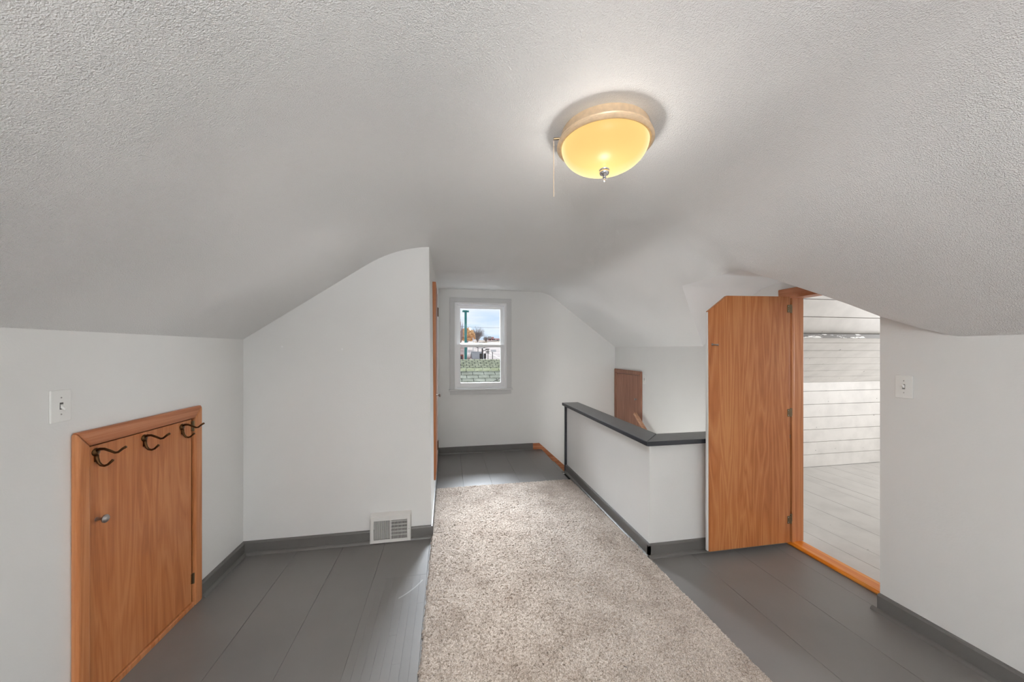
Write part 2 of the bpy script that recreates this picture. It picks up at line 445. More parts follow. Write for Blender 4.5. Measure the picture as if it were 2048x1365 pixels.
# left knee wall with a hole for its small door (Y 1.62..2.21, Z 0.02..1.04)
wl = MB()
wl.prism([(YB, 0 - .05), (1.61, -.05), (1.61, 1.52), (YB, 1.52)], 'x', XL - .1, XL)
wl.prism([(1.61, 1.05), (2.22, 1.05), (2.22, 1.52), (1.61, 1.52)], 'x', XL - .1, XL)
wl.prism([(2.22, -.05), (YC + .1, -.05), (YC + .1, 1.52), (2.22, 1.52)], 'x', XL - .1, XL)
wall('wall_left', wl, 'light grey knee wall on the left')

# closet block: front face and the side face along the hall, one L-shaped wall
wc = MB()
lo = [(XL - .02, YC), (-.116, YC), (XC, YF + .02), (XC - .1, YF + .02), (-.216, YC + .1), (XL - .02, YC + .1)]
hi = [(XL - .02, YC), (-.135, YC), (XC, YF + .02), (XC - .1, YF + .02), (-.235, YC + .1), (XL - .02, YC + .1)]
V = [(x, y, -.05) for x, y in lo] + [(x, y, 2.3) for x, y in hi]
F = [(i, (i + 1) % 6, 6 + (i + 1) % 6, 6 + i) for i in range(6)]
F += [(0, 5, 4, 1), (1, 4, 3, 2), (6, 7, 10, 11), (7, 8, 9, 10)]
wc.add(V, F)
wall('wall_closet', wc, 'light grey closet wall facing the room and the hall')

# far wall with window hole
WX0, WX1, WZ0, WZ1 = 0.096, 0.812, 0.865, 2.045
wf = MB()
T = YF + .16
wf.box(XC - .1, WX0, YF, T, -.05, 2.35)
wf.box(WX1, 1.29, YF, T, -.05, 2.35)
wf.box(1.29, XD + .1, YF, T, -2.2, 2.35)
wf.box(WX0, WX1, YF, T, -.05, WZ0)
wf.box(WX0, WX1, YF, T, WZ1, 2.35)
wall('wall_far', wf, 'light grey gable wall holding the window')

# near right wall, with the return beside the doorway
wr = MB()
wr.prism([(YB, -.05), (1.495, -.05), (1.495, 1.66), (1.483, 1.648), (1.407, 1.582), (1.302, 1.516), (1.19, 1.474), (YB, 1.474)], 'x', XN, XD)
wall('wall_right', wr, 'light grey knee wall on the right')
# door wall and stair wall in one plane
wd = MB()
wd.box(XD, XD + .1, 2.128, YF + .1, -2.2, 1.44)
tp = [(2.128, 1.92), (2.28, 1.91), (2.36, 1.893), (2.42, 1.862), (2.53, 1.79), (2.65, 1.705), (2.78, 1.61), (3.02, 1.46), (YF + .1, 1.50)]
for (ya, za), (yb_, zb) in zip(tp, tp[1:]): wd.prism([(ya, 1.44), (yb_, 1.44), (yb_, zb), (ya, za)], 'x', XD, XD + .1)
wd.prism([(1.44, 1.785), (2.128, 1.785), (2.128, 1.93), (1.85, 1.93), (1.6, 1.785)], 'x', XD, XD + .1)
wd.prism([(1.30, -.05), (1.44, -.05), (1.44, 1.785), (1.30, 1.6)], 'x', XD, XD + .1)
wall('wall_stair', wd, 'light grey wall behind the stairwell and attic door')
# back wall with an opening added to let the fill light in
wb = MB()
wb.box(XL - .1, -.9, YB - .1, YB, -.05, 2.4); wb.box(.2, XN + .1, YB - .1, YB, -.05, 2.4)
wb.box(-.9, .2, YB - .1, YB, -.05, .75); wb.box(-.9, .2, YB - .1, YB, 1.95, 2.4)
wall('wall_back', wb, 'light grey gable wall behind the camera')

# half wall round the stairs
HX, HY, HE = 1.348, 2.171, 3.84
wh = MB()
wh.prism([(HX, HY), (XD, HY), (XD, HY + .11), (HX + .11, HY + .11), (HX + .11, HE), (HX, HE)], 'z', -.05, .760)
HWO = wall('wall_half', wh, 'low light grey half wall around the stairwell')
cp = MB()
cp.prism([(HX - .05, HY - .052), (HX + .145, HY + .145 - .052 + .05), (HX + .145, HE + .03), (HX - .05, HE + .03)], 'z', .760, .792)
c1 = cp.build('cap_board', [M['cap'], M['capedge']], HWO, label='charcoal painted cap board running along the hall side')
cp = MB()
cp.prism([(HX - .05, HY - .054), (XD - .002, HY - .054), (XD - .002, HY + .143), (HX + .1475, HY + .143)], 'z', .760, .7915)
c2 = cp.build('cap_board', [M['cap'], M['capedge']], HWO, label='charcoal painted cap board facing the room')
for c in (c1, c2):
    fix_normals(c)
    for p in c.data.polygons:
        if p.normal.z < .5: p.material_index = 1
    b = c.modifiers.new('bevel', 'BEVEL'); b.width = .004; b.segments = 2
MB().box(HX - .024, HX + .13, HE, HE + .022, -.02, .76, .003).build('end_board', M['capedge'], HWO)

# ------------------------------------------------------------------ floors
def plank_floor(root, edges, y0, y1, z, mat, breaks, gap=0.0012, th=.018, cut=None, bv=.0009):
    for i in range(len(edges) - 1):
        a, b = edges[i], edges[i + 1]
        ys = [y0] + sorted(q for q in breaks(i) if y0 < q < y1) + [y1]
        for j in range(len(ys) - 1):
            c, d = ys[j], ys[j + 1]
            for (p, q, r, s_) in (cut(a, b, c, d) if cut else [(a, b, c, d)]):
                if q - p < .01 or s_ - r < .01: continue
                dz = random.uniform(-.0004, .0004)
                mb = MB(); g = gap / 2
                x0, x1, yy0, yy1 = p + g, q - g, r + g / 2, s_ - g / 2
                top = z + dz
                v = [(x0, yy0, top - th), (x1, yy0, top - th), (x1, yy1, top - th), (x0, yy1, top - th),
                     (x0, yy0, top - bv), (x1, yy0, top - bv), (x1, yy1, top - bv), (x0, yy1, top - bv),
                     (x0 + bv, yy0 + bv, top), (x1 - bv, yy0 + bv, top), (x1 - bv, yy1 - bv, top), (x0 + bv, yy1 - bv, top)]
                f = [(3, 2, 1, 0)] + [(k, (k + 1) % 4, 4 + (k + 1) % 4, 4 + k) for k in range(4)] + \
                    [(4 + k, 4 + (k + 1) % 4, 8 + (k + 1) % 4, 8 + k) for k in range(4)] + [(8, 9, 10, 11)]
                mb.add(v, f); mb.build('plank', mat, root)

# sub floor slab (keeps gaps dark), with the stair opening left out
fl = MB()
fl.box(XL - .1, 1.29, YB, YF, -.06, -.02)
fl.box(1.29, XD + .1, YB, HY + .11, -.06, -.02)
fl.box(1.29, HX + .11, HY + .11, HE, -.06, -.02)
FLOOR = fl.build('floor', M['black'], kind='structure', label='dark grey painted board floor'); fix_normals(FLOOR)
edges = [-1.40, -1.02, -.725, -.443, -.125, .165, .46, .755, 1.05, 1.29]
def cut_main(a, b, c, d):
    if a >= -.444 and b <= -.124:      # narrow strips are laid here in the near half
        return [(a, b, max(c, 2.25), d)]
    return [(a, b, c, d)]
plank_floor(FLOOR, edges, YB, YF, 0, M['floor'], lambda i: [random.uniform(-1.8, 1.2)], cut=cut_main)
nar = [-.443 + .0398 * i for i in range(8)] + [-.125]
BR = {4: [1.797], 5: [1.63], 2: [1.94], 6: [1.1], 1: [1.35], 3: [.9], 7: [2.0], 0: [1.2]}
plank_floor(FLOOR, nar, YB, 2.25, 0, M['floor'], lambda i: BR.get(i, []), gap=.0003, bv=.0003)
plank_floor(FLOOR, [1.29, 1.64, 1.975, 2.29, XD + .01], YB, HY, 0, M['floor'], lambda i: [random.uniform(-1.8, .9)],
            cut=lambda a, b, c, d: [(a, b, c, d)] if a < 2.28 else [(a, b, max(c, 1.495), d)])
MB().box(1.27, 1.305, HE + .02, YF - .025, -.03, .0008, .006).build('nosing', M['floor'], FLOOR)

# ------------------------------------------------------------------ base boards
def base_run(name, p, q, n, h=.085, t=.018, label=None, mat=None, shoe=True, e0=0, e1=0):
    """p,q: ends on the wall line, n: unit normal into the room"""
    p = Vector((*p, 0)); q = Vector((*q, 0)); n = Vector((*n, 0)); d = (q - p).normalized()
    prof = [(0, 0), (t, 0), (t, h - .008), (t - .005, h), (0, h + .001)]
    sh = [(t, 0)] + [(t + .018 * math.cos(a), .018 * math.sin(a)) for a in [i * math.pi / 8 for i in range(5)]]
    def sweep(pr, a, b):
        V = [a + n * o + Vector((0, 0, z)) for o, z in pr] + [b + n * o + Vector((0, 0, z)) for o, z in pr]
        k = len(pr)
        return V, [tuple(range(k)), tuple(range(k, 2 * k))[::-1]] + [(i, k + i, k + (i + 1) % k, (i + 1) % k) for i in range(k)]
    mb = MB(); mb.add(*sweep(prof, p, q))
    o = mb.build(name, M['base'], kind='structure', label=label); fix_normals(o)
    if shoe:
        m2 = MB(); m2.add(*sweep(sh, p - d * e0, q + d * e1)); s = m2.build('shoe_molding', M['base'], o); fix_normals(s)
        autosmooth(s, 50)
    return o
base_run('baseboard_left', (XL, 2.255), (XL, YC), (1, 0), label='dark grey base board on the left knee wall')
base_run('baseboard_closet', (XL, YC), (-.116, YC), (0, -1), label='dark grey base board under the closet wall')
base_run('baseboard_hall', (-.116, YC - .02), (XC, YF), (1, 0), t=.012, shoe=False, label='grey base board along the closet side wall')
base_run('baseboard_far', (XC, YF), (1.183, YF), (0, -1), label='dark grey base board under the window')
base_run('baseboard_half_hall', (HX, HY - .018), (HX, HE), (-1, 0), label='grey base board along the half wall hall side')
base_run('baseboard_half_front', (HX - .018, HY), (XD, HY), (0, -1), label='grey base board on the half wall front')
base_run('baseboard_right', (XN, YB), (XN, 1.495), (-1, 0), h=.092, t=.02, e1=.02, label='dark grey base board on the right knee wall')
base_run('baseboard_left_near', (XL, YB), (XL, 1.577), (1, 0), label='dark grey base board near the camera on the left')

# ------------------------------------------------------------------ rug
def rug():
    ys = np.concatenate([np.arange(-.3, 1.15, .03), np.arange(1.15, 3.5851, .005)])
    nx = 292
    V = np.zeros((len(ys), nx, 3))
    for j, y in enumerate(ys):
        t = (3.585 - y) / 2.3
        x0 = -.111 - .009 * t + .0015 * math.sin(y * 23) ; x1 = 1.304 + .036 * t + .0015 * math.sin(y * 17)
        V[j, :, 0] = np.linspace(x0, x1, nx); V[j, :, 1] = y
    J = rng.normal(0, 1, V.shape)
    V[:, :, 0] += J[:, :, 0] * .0018; V[:, :, 1] += J[:, :, 1] * .0018
    X, Y = V[:, :, 0], V[:, :, 1]
    h = .013 + .0022 * np.sin(X * 9 + 1.3 * np.sin(Y * 5)) * np.sin(Y * 7.3 + np.sin(X * 6)) + rng.uniform(0, 1, X.shape) ** 1.5 * .009
    ex = np.minimum(np.arange(nx), np.arange(nx)[::-1]); ey = (len(ys) - 1 - np.arange(len(ys)))
    edge = np.minimum(ex[None, :], ey[:, None]).astype(float)
    h *= np.clip((edge + .3) / 2.2, .12, 1)
    h[edge == 0] = .0015
    V[:, 0, 0] += rng.normal(0, .003, len(ys)); V[:, -1, 0] += rng.normal(0, .003, len(ys)); V[-1, :, 1] += rng.normal(0, .003, nx)
    V[:, :, 2] = h
    n = nx
    idx = np.arange(len(ys) * nx).reshape(len(ys), nx)
    q = np.stack([idx[:-1, :-1], idx[:-1, 1:], idx[1:, 1:], idx[1:, :-1]], -1).reshape(-1, 4)
    root = thing('area_rug', (.6, 1.6, 0), 'long beige shag runner laid down the middle of the grey floor', 'rug')
    me = bpy.data.meshes.new('pile')
    P = V.reshape(-1, 3) - np.array([.6, 1.6, 0])
    me.vertices.add(len(P)); me.vertices.foreach_set('co', P.ravel())
    me.loops.add(q.size); me.loops.foreach_set('vertex_index', q.ravel())
    me.polygons.add(len(q)); me.polygons.foreach_set('loop_start', np.arange(0, q.size, 4)); me.polygons.foreach_set('loop_total', np.full(len(q), 4))
    me.update(calc_edges=True); me.materials.append(M['carpet'])
    o = bpy.data.objects.new('pile', me); COL.objects.link(o); o.parent = root; o['kind'] = 'stuff'
    MB().add([(-.108, -.28, .001), (1.32, -.28, .001), (1.30, 3.575, .001), (-.105, 3.575, .001),
              (-.108, -.28, .004), (1.32, -.28, .004), (1.30, 3.575, .004), (-.105, 3.575, .004)],
             [(3, 2, 1, 0), (4, 5, 6, 7), (0, 1, 5, 4), (1, 2, 6, 5), (2, 3, 7, 6), (3, 0, 4, 7)]).build('backing', M['capedge'], root)
rug()

# ------------------------------------------------------------------ window
def window():
    root = thing('window_1', (.455, YF, .865), kind='structure', label='white double hung window in the far gable wall')
    g = M['greytrim']; w = M['vinyl']
    y = YF
    # casing boards (painted like the wall)
    MB().box(.034, .098, y - .018, y, .866, 2.045, .003).build('casing', g, root)
    MB().box(.812, .877, y - .018, y, .866, 2.045, .003).build('casing', g, root)
    MB().box(.034, .877, y - .018, y, 2.045, 2.105, .003).build('casing', g, root)
    MB().box(.018, .893, y - .045, y + .02, .845, .868, .005).build('stool', g, root)
    MB().box(.036, .875, y - .016, y, .79, .845, .003).build('apron', g, root)
    # frame (jambs)
    fr = MB()
    fr.box(WX0, WX0 + .028, y + .0, y + .13, WZ0, WZ1); fr.box(WX1 - .028, WX1, y + .0, y + .13, WZ0, WZ1)
    fr.box(WX0 + .028, WX1 - .028, y, y + .13, WZ1 - .03, WZ1); fr.box(WX0 + .028, WX1 - .028, y, y + .16, WZ0, WZ0 + .022)
    fr.box(WX0 + .028, WX0 + .036, y + .012, y + .03, WZ0, WZ1); fr.box(WX1 - .036, WX1 - .028, y + .012, y + .03, WZ0, WZ1)
    fr.build('jamb', w, root)
    def sash(nm, x0, x1, z0, z1, y0, y1, bt, bb, bs):
        m = MB()
        m.box(x0, x0 + bs, y0, y1, z0, z1, .003); m.box(x1 - bs, x1, y0, y1, z0, z1, .003)
        m.box(x0 + bs, x1 - bs, y0, y1, z1 - bt, z1, .003); m.box(x0 + bs, x1 - bs, y0, y1, z0, z0 + bb, .003)
        s = m.build(nm, w, root)
        MB().box(x0 + bs, x1 - bs, (y0 + y1) / 2 - .002, (y0 + y1) / 2 + .002, z0 + bb, z1 - bt).build('pane', M['glass'], s)
        return s
    sash('upper_sash', WX0 + .03, WX1 - .03, 1.455, WZ1 - .032, y + .075, y + .105, .045, .04, .05)
    lo = sash('lower_sash', WX0 + .029, WX1 - .029, WZ0 + .022, 1.476, y + .035, y + .065, .042, .06, .052)
    MB().box(.43, .48, y + .03, y + .05, 1.476, 1.486, .002).build('sash_lock', M['white'], lo)
window()

# ------------------------------------------------------------------ doors
def casing_board(mb_pts, axis, a, b, mat, root):
    o = MB().prism(mb_pts, axis, a, b).build('casing', mat, root); fix_normals(o)
    bv = o.modifiers.new('bevel', 'BEVEL'); bv.width = .009; bv.segments = 3; return o

def left_door():
    r = thing('door_2', (XL, 1.9, 0), kind='structure', label='small orange wooden knee wall door with three coat hooks')
    X0, X1 = XL - .002, XL + .024
    casing_board([(1.577, 0), (1.628, 0), (1.628, 1.027), (1.577, 1.089)], 'x', X0, X1, M['casing'], r)
    casing_board([(2.255, 0), (2.255, 1.089), (2.199, 1.027), (2.199, 0)], 'x', X0, X1, M['casing'], r)
    casing_board([(1.577, 1.089), (1.628, 1.027), (2.199, 1.027), (2.255, 1.089)], 'x', X0, X1, M['casingh'], r)
    MB().box(XL - .03, XL + .018, 1.628, 2.199, 0, .026, .004).build('sill', M['casing'], r)
    s = MB().box(XL - .014, XL + .010, 1.630, 2.189, .030, 1.022, .002).build('slab', M['orange2'], r)
    MB().box(XL - .08, XL - .03, 1.6, 2.23, .0, 1.05).build('backing', M['black'], r)
    xf = XL + .010
    # knob
    k = MB().lathe([(.008, 0), (.006, .004), (.0045, .016), (.009, .022), (.0145, .026), (.016, .031), (.012, .036), (.004, .038)], (xf, 1.664, .729), 20, 'x').build('knob', M['nickel'], r)
    autosmooth(k, 50)
    for z in (.985, .155):
        h = MB().box(xf - .001, xf + .006, 2.184, 2.204, z - .026, z + .026, .001).tube([(xf + .007, 2.194, z - .028), (xf + .007, 2.194, z + .028)], .004, 8).build('hinge', M['hinge'], r)
    for y in (1.660, 1.885, 2.118):
        z = .988
        h = thing('coat_hook', (xf, y, z)); h.parent = r; h.location = Vector((xf, y, z)) - Vector(r['_o'])
        h['label'] = {1.660: 'coat hook nearest the door knob', 1.885: 'middle coat hook', 2.118: 'coat hook beside the upper hinge'}[y]
        pl = MB().lathe([(.002, 0), (.0155, .0), (.0165, .002), (.013, .006), (.003, .008)], (xf, y, z + .008), 16, 'x')
        pl.box(xf, xf + .005, y - .006, y + .006, z - .03, z + .005, .001)
        p = pl.build('base_plate', M['bronze'], h); autosmooth(p, 50)
        MB().lathe([(.001, .007), (.0045, .007), (.0035, .0095), (.0005, .010)], (xf, y, z + .012), 10, 'x').build('screw', M['nickel'], h)
        def q(L): return [(xf + a, y + c, z + b) for a, b, c in L]
        a = MB().tube(q([(.003, .012, 0), (.014, .019, 0), (.03, .019, 0), (.05, .010, 0), (.066, .002, 0), (.076, .004, 0), (.092, .018, 0), (.102, .024, 0)]), [.0065, .006, .0052, .0047, .0045, .0045, .0047, .005], 8)
        o = a.build('upper_prong', M['bronze'], h, smooth=True)
        a = MB().tube(q([(.003, -.004, 0), (.005, -.018, 0), (.010, -.034, 0), (.019, -.045, 0), (.031, -.048, 0), (.042, -.043, 0), (.053, -.032, 0), (.058, -.027, 0)]), [.0072, .0062, .0055, .005, .0045, .0045, .0047, .005], 8)
        a.build('lower_prong', M['bronze'], h, smooth=True)
left_door()

def attic_door():
    r = thing('door_1', (2.4, 2.10, 0), kind='structure', label='tall orange wooden door with one clipped corner standing open')
    y0, y1 = 2.081, 2.103
    # slab, clipped at the free top corner
    s = MB().prism([(1.733, .040), (2.379, .040), (2.379, 1.776), (1.870, 1.768), (1.726, 1.660)], 'y', y0, y1).build('slab', M['orange'], r)
    fix_normals(s); b = s.modifiers.new('bevel', 'BEVEL'); b.width = .0015; b.segments = 2
    # frame : far jamb, head, near jamb, casings, threshold
    MB().box(XD - .004, XD + .016, 2.106, 2.13, .02, 1.785, .002).box(XD + .016, XD + .10, 2.111, 2.13, .02, 1.785, .002).build('jamb', M['casing'], r)
    MB().box(XD - .004, XD + .10, 1.44, 1.455, .02, 1.66, .002).build('jamb', M['casing'], r)
    MB().box(XD - .004, XD + .10, 1.60, 2.111, 1.772, 1.787, .002).build('head_jamb', M['casingh'], r)
    MB().prism([(1.44, 1.645), (1.455, 1.645), (1.61, 1.772), (1.60, 1.787)], 'x', XD - .004, XD + .10).build('corner_jamb', M['casingh'], r)
    hc = MB().prism([(XD - .024, 1.835), (XD - .020, 1.842), (XD, 1.842), (XD, 1.772), (XD - .010, 1.772), (XD - .016, 1.785), (XD - .022, 1.792)], 'y', 1.61, 2.196).build('head_casing', M['casingh'], r)
    fix_normals(hc); b = hc.modifiers.new('bevel', 'BEVEL'); b.width = .002; b.segments = 2
    MB().box(XD - .02, XD, 2.132, 2.19, 0, 1.772, .004).build('side_casing', M['casing'], r)
    th = MB().prism([(XD - .016, 0), (XD - .018, .010), (XD - .004, .020), (XD + .09, .020), (XD + .10, .012), (XD + .10, 0)], 'y', 1.44, 2.130).build('threshold', M['sill'], r); fix_normals(th)
    b = th.modifiers.new('bevel', 'BEVEL'); b.width = .003; b.segments = 2
    for z in (1.690, .955, .20):
        hz = MB().box(2.357, 2.384, y0 - .0015, y0 + .001, z - .027, z + .027, .0005)
        hz.tube([(2.392, y0 + .004, z - .03), (2.392, y0 + .004, z + .03)], .0055, 10)
        hz.box(2.392, 2.425, y0 + .022, y0 + .0245, z - .027, z + .027)
        h = hz.build('hinge', M['hinge'], r)
        for dz in (-.017, .017): MB().lathe([(.0005, 0), (.003, .0), (.002, .0012)], (2.366, y0 - .0015, z + dz), 8, 'y', -1).build('screw', M['nickel'], h)
    # latch
    l = MB().lathe([(.001, 0), (.009, 0), (.008, .004), (.003, .010), (.003, .014)], (1.757, y0, 1.435), 14, 'y', -1)
    l.tube([(1.757, y0 - .013, 1.435), (1.768, y0 - .016, 1.434), (1.786, y0 - .016, 1.433)], [.004, .005, .0075], 8)
    o = l.build('turn_latch', M['nickel'], r); autosmooth(o, 50)
    MB().box(1.722, 1.729, y0 + .003, y1 - .002, .045, 1.655).build('edge_strip', M['plate'], r)
attic_door()

def closet_door():
    # narrow door set a little above the floor in the closet side wall; seen edge on
    r = thing('door_3', (XC, 3.45, .24), kind='structure', label='narrow brown closet door seen edge on beside the hall')
    x = XC
    MB().box(x - .01, x + .020, 3.19, 3.225, .24, 2.005, .003).build('casing', M['casing'], r)
    MB().box(x - .01, x + .018, 3.63, 3.68, .24, 2.005, .003).build('casing', M['casing'], r)
    MB().box(x - .01, x + .020, 3.225, 3.63, 1.96, 2.005, .003).build('casing', M['casingh'], r)
    MB().box(x - .01, x + .020, 3.225, 3.63, .24, .27, .003).build('sill', M['casingh'], r)
    MB().box(x - .005, x + .023, 3.23, 3.625, .275, 1.955, .002).build('slab', M['brown'], r)
    k = MB().lathe([(.010, 0), (.006, .004), (.005, .018), (.014, .026), (.016, .034), (.010, .040), (.002, .041)], (x + .023, 3.26, .985), 18, 'x').build('knob', M['nickel'], r); autosmooth(k, 50)
    for z in (1.78, .44):
        MB().box(x + .022, x + .027, 3.585, 3.63, z - .045, z + .045, .001).tube([(x + .028, 3.628, z - .045), (x + .028, 3.628, z + .045)], .005).build('hinge', M['bronze'], r)
closet_door()

def stair_door():
    r = thing('door_4', (XD, 4.43, .05), kind='structure', label='small reddish brown access door above the stairwell')
    X0, X1 = XD - .02, XD + .002
    casing_board([(4.069, .05), (4.069, 1.123), (4.125, 1.07), (4.125, .05)], 'x', X0, X1, M['brown'], r)
    casing_board([(4.80, .05), (4.80, 1.126), (4.742, 1.07), (4.742, .05)], 'x', X0, X1, M['brown'], r)
    casing_board([(4.069, 1.123), (4.80, 1.126), (4.742, 1.07), (4.125, 1.07)], 'x', X0, X1, M['brown'], r)
    MB().box(XD - .012, XD + .002, 4.127, 4.740, .06, 1.066, .002).build('slab', M['brown'], r)
    k = MB().lathe([(.009, 0), (.006, .004), (.005, .014), (.013, .020), (.015, .027), (.008, .031), (.002, .032)], (XD - .012, 4.185, .757), 16, 'x', -1).build('knob', M['nickel'], r); autosmooth(k, 50)
stair_door()

# ------------------------------------------------------------------ stairs
def stairs():
    r = thing('staircase', (1.6, 4.3, -.18), 'painted grey stairs going down beside the window wall behind the half wall', 'staircase')
    y0, y1 = HE + .03, YF - .022
    x = 1.29; z = 0
    for i in range(3):
        MB().box(x - .002 if i else x + .017, x + .015 if i else x + .03, y0, y1, z - .18, z - .03 if i == 0 else z - .025).build('riser', M['floor'], r)
        z -= .18
        MB().box(x - .02 + (.05 if i == 0 else 0), x + .2, y0, y1, z - .025, z, .005).build('tread', M['floor'], r)
        x += .2
    MB().box(x, XD - .002, y0, y1, z - .025, z).build('landing', M['floor'], r)
    y = y0; zz = z
    for i in range(6):
        MB().box(1.5, XD - .002, y - .015, y, zz - .18, zz - .025).build('riser', M['floor'], r)
        zz -= .18
        MB().box(1.5, XD - .002, y - .25, y + .02, zz - .025, zz, .004).build('tread', M['floor'], r)
        y -= .25
    # brown skirt board on the window wall
    sk = [(1.184, -.0), (1.183, .083), (1.277, .083), (1.89, -.475), (1.89, -.62), (1.62, -.40), (1.285, -.05), (1.27, 0)]
    o = MB().prism(sk, 'y', YF - .021, YF - .001).build('skirt_board', M['skirt'], r, label='orange brown skirt board'); fix_normals(o)
stairs()
# stair shaft below the floor
sh = MB()
sh.box(1.44, 1.46, HY + .11, HE, -2.2, -.02); sh.box(1.46, XD, HY + .09, HY + .11, -2.2, -.02)
sh.box(1.28, 1.46, HE, HE + .02, -2.2, -.02); sh.box(1.27, 1.29, HE, YF, -2.2, -.02); sh.box(1.2, XD + .1, HY, YF, -2.25, -2.2)
wall('wall_shaft', sh, 'light grey walls of the stair shaft under the floor')

def handrail():
    r = thing('handrail', (2.36, 4.1, .58), 'wooden handrail end sloping down the white wall past the half wall', 'handrail')
    a = Vector((2.36, 4.125, .585)); d = Vector((0, -.83, -.565)).normalized()
    L = 2.0
    up = Vector((0, -d.z, d.y)) * -1
    pts = []
    prof = [(-.018, -.016), (.018, -.016), (.022, .0), (.016, .016), (-.016, .016), (-.022, 0)]
    V = []
    for t in (0, L):
        c = a + d * t
        for px, pz in prof: V.append(c + Vector((px, 0, 0)) + up * pz)
    n = len(prof)
    F = [tuple(range(n)), tuple(range(n, 2 * n))[::-1]] + [(i, n + i, n + (i + 1) % n, (i + 1) % n) for i in range(n)]
    o = MB().add(V, F).build('rail', M['rail'], r); fix_normals(o)
    for t in (.26, 1.3):
        c = a + d * t
        MB().tube([c + up * -.02, c + up * -.045 + Vector((.02, 0, 0)), Vector((XD - .004, c.y, c.z - .06))], .006).lathe([(.018, 0), (.018, .005), (.006, .007)], (XD, c.y, c.z - .06), 12, 'x', -1).build('bracket', M['bronze'], r)
handrail()

# ------------------------------------------------------------------ switches
def switch(name, p, n, label, up=True, lev=True):
    """p centre on wall, n = +1/-1 along x"""
    r = thing(name, p, label, 'switch', 'toggle light switches on the knee walls')
    x, y, z = p; w, h, t = .035, .058, .006
    a, b = sorted((x, x + n * t))
    MB().box(a, b, y - w, y + w, z - h, z + h, .0025).build('plate', M['plate'], r)
    a, b = sorted((x + n * t, x + n * (t + .0012)))
    MB().box(a, b, y - .0055, y + .0055, z - .0125, z + .0125).build('slot', M['base'], r)
    dz = -.012 if not up else .012
    o = MB().add([(x + n * t, y - .004, z - .007), (x + n * t, y + .004, z - .007), (x + n * t, y + .004, z + .007), (x + n * t, y - .004, z + .007),
                  (x + n * (t + .015), y - .003, z + dz - .004), (x + n * (t + .015), y + .003, z + dz - .004), (x + n * (t + .015), y + .003, z + dz + .003), (x + n * (t + .015), y - .003, z + dz + .003)],
                 [(3, 2, 1, 0), (4, 5, 6, 7), (0, 1, 5, 4), (1, 2, 6, 5), (2, 3, 7, 6), (3, 0, 4, 7)]).build('toggle', M['plate'], r); fix_normals(o)
    for dz in (-.030, .030):
        MB().lathe([(.0005, 0), (.0028, 0), (.0018, .0014)], (x + n * t, y, z + dz), 10, 'x', n).build('screw', M['nickel'], r)
switch('light_switch', (XL, 1.540, 1.197), 1, 'white toggle light switch on the left wall above the coat hook door', up=False)
switch('light_switch', (XN, 1.392, 1.212), -1, 'white toggle light switch on the right wall beside the attic doorway', up=True)
switch('light_switch', (XD, 4.018, 1.028), -1, 'small pale light switch beside the brown access door over the stairs', up=False)

# small white wall anchors on the closet wall
for x, z, lb in ((-1.134, 1.421, 'left of the two white screw anchors in the closet wall'), (-.743, 1.404, 'right of the two white screw anchors in the closet wall')):
    o = MB().lathe([(.0005, 0), (.007, 0), (.0065, .002), (.003, .0035), (.0005, .003)], (x, YC, z), 14, 'y', -1).build('screw_anchor', M['vinyl'], label=lb, cat='wall anchor', group='screw anchors in the closet wall')
    autosmooth(o)

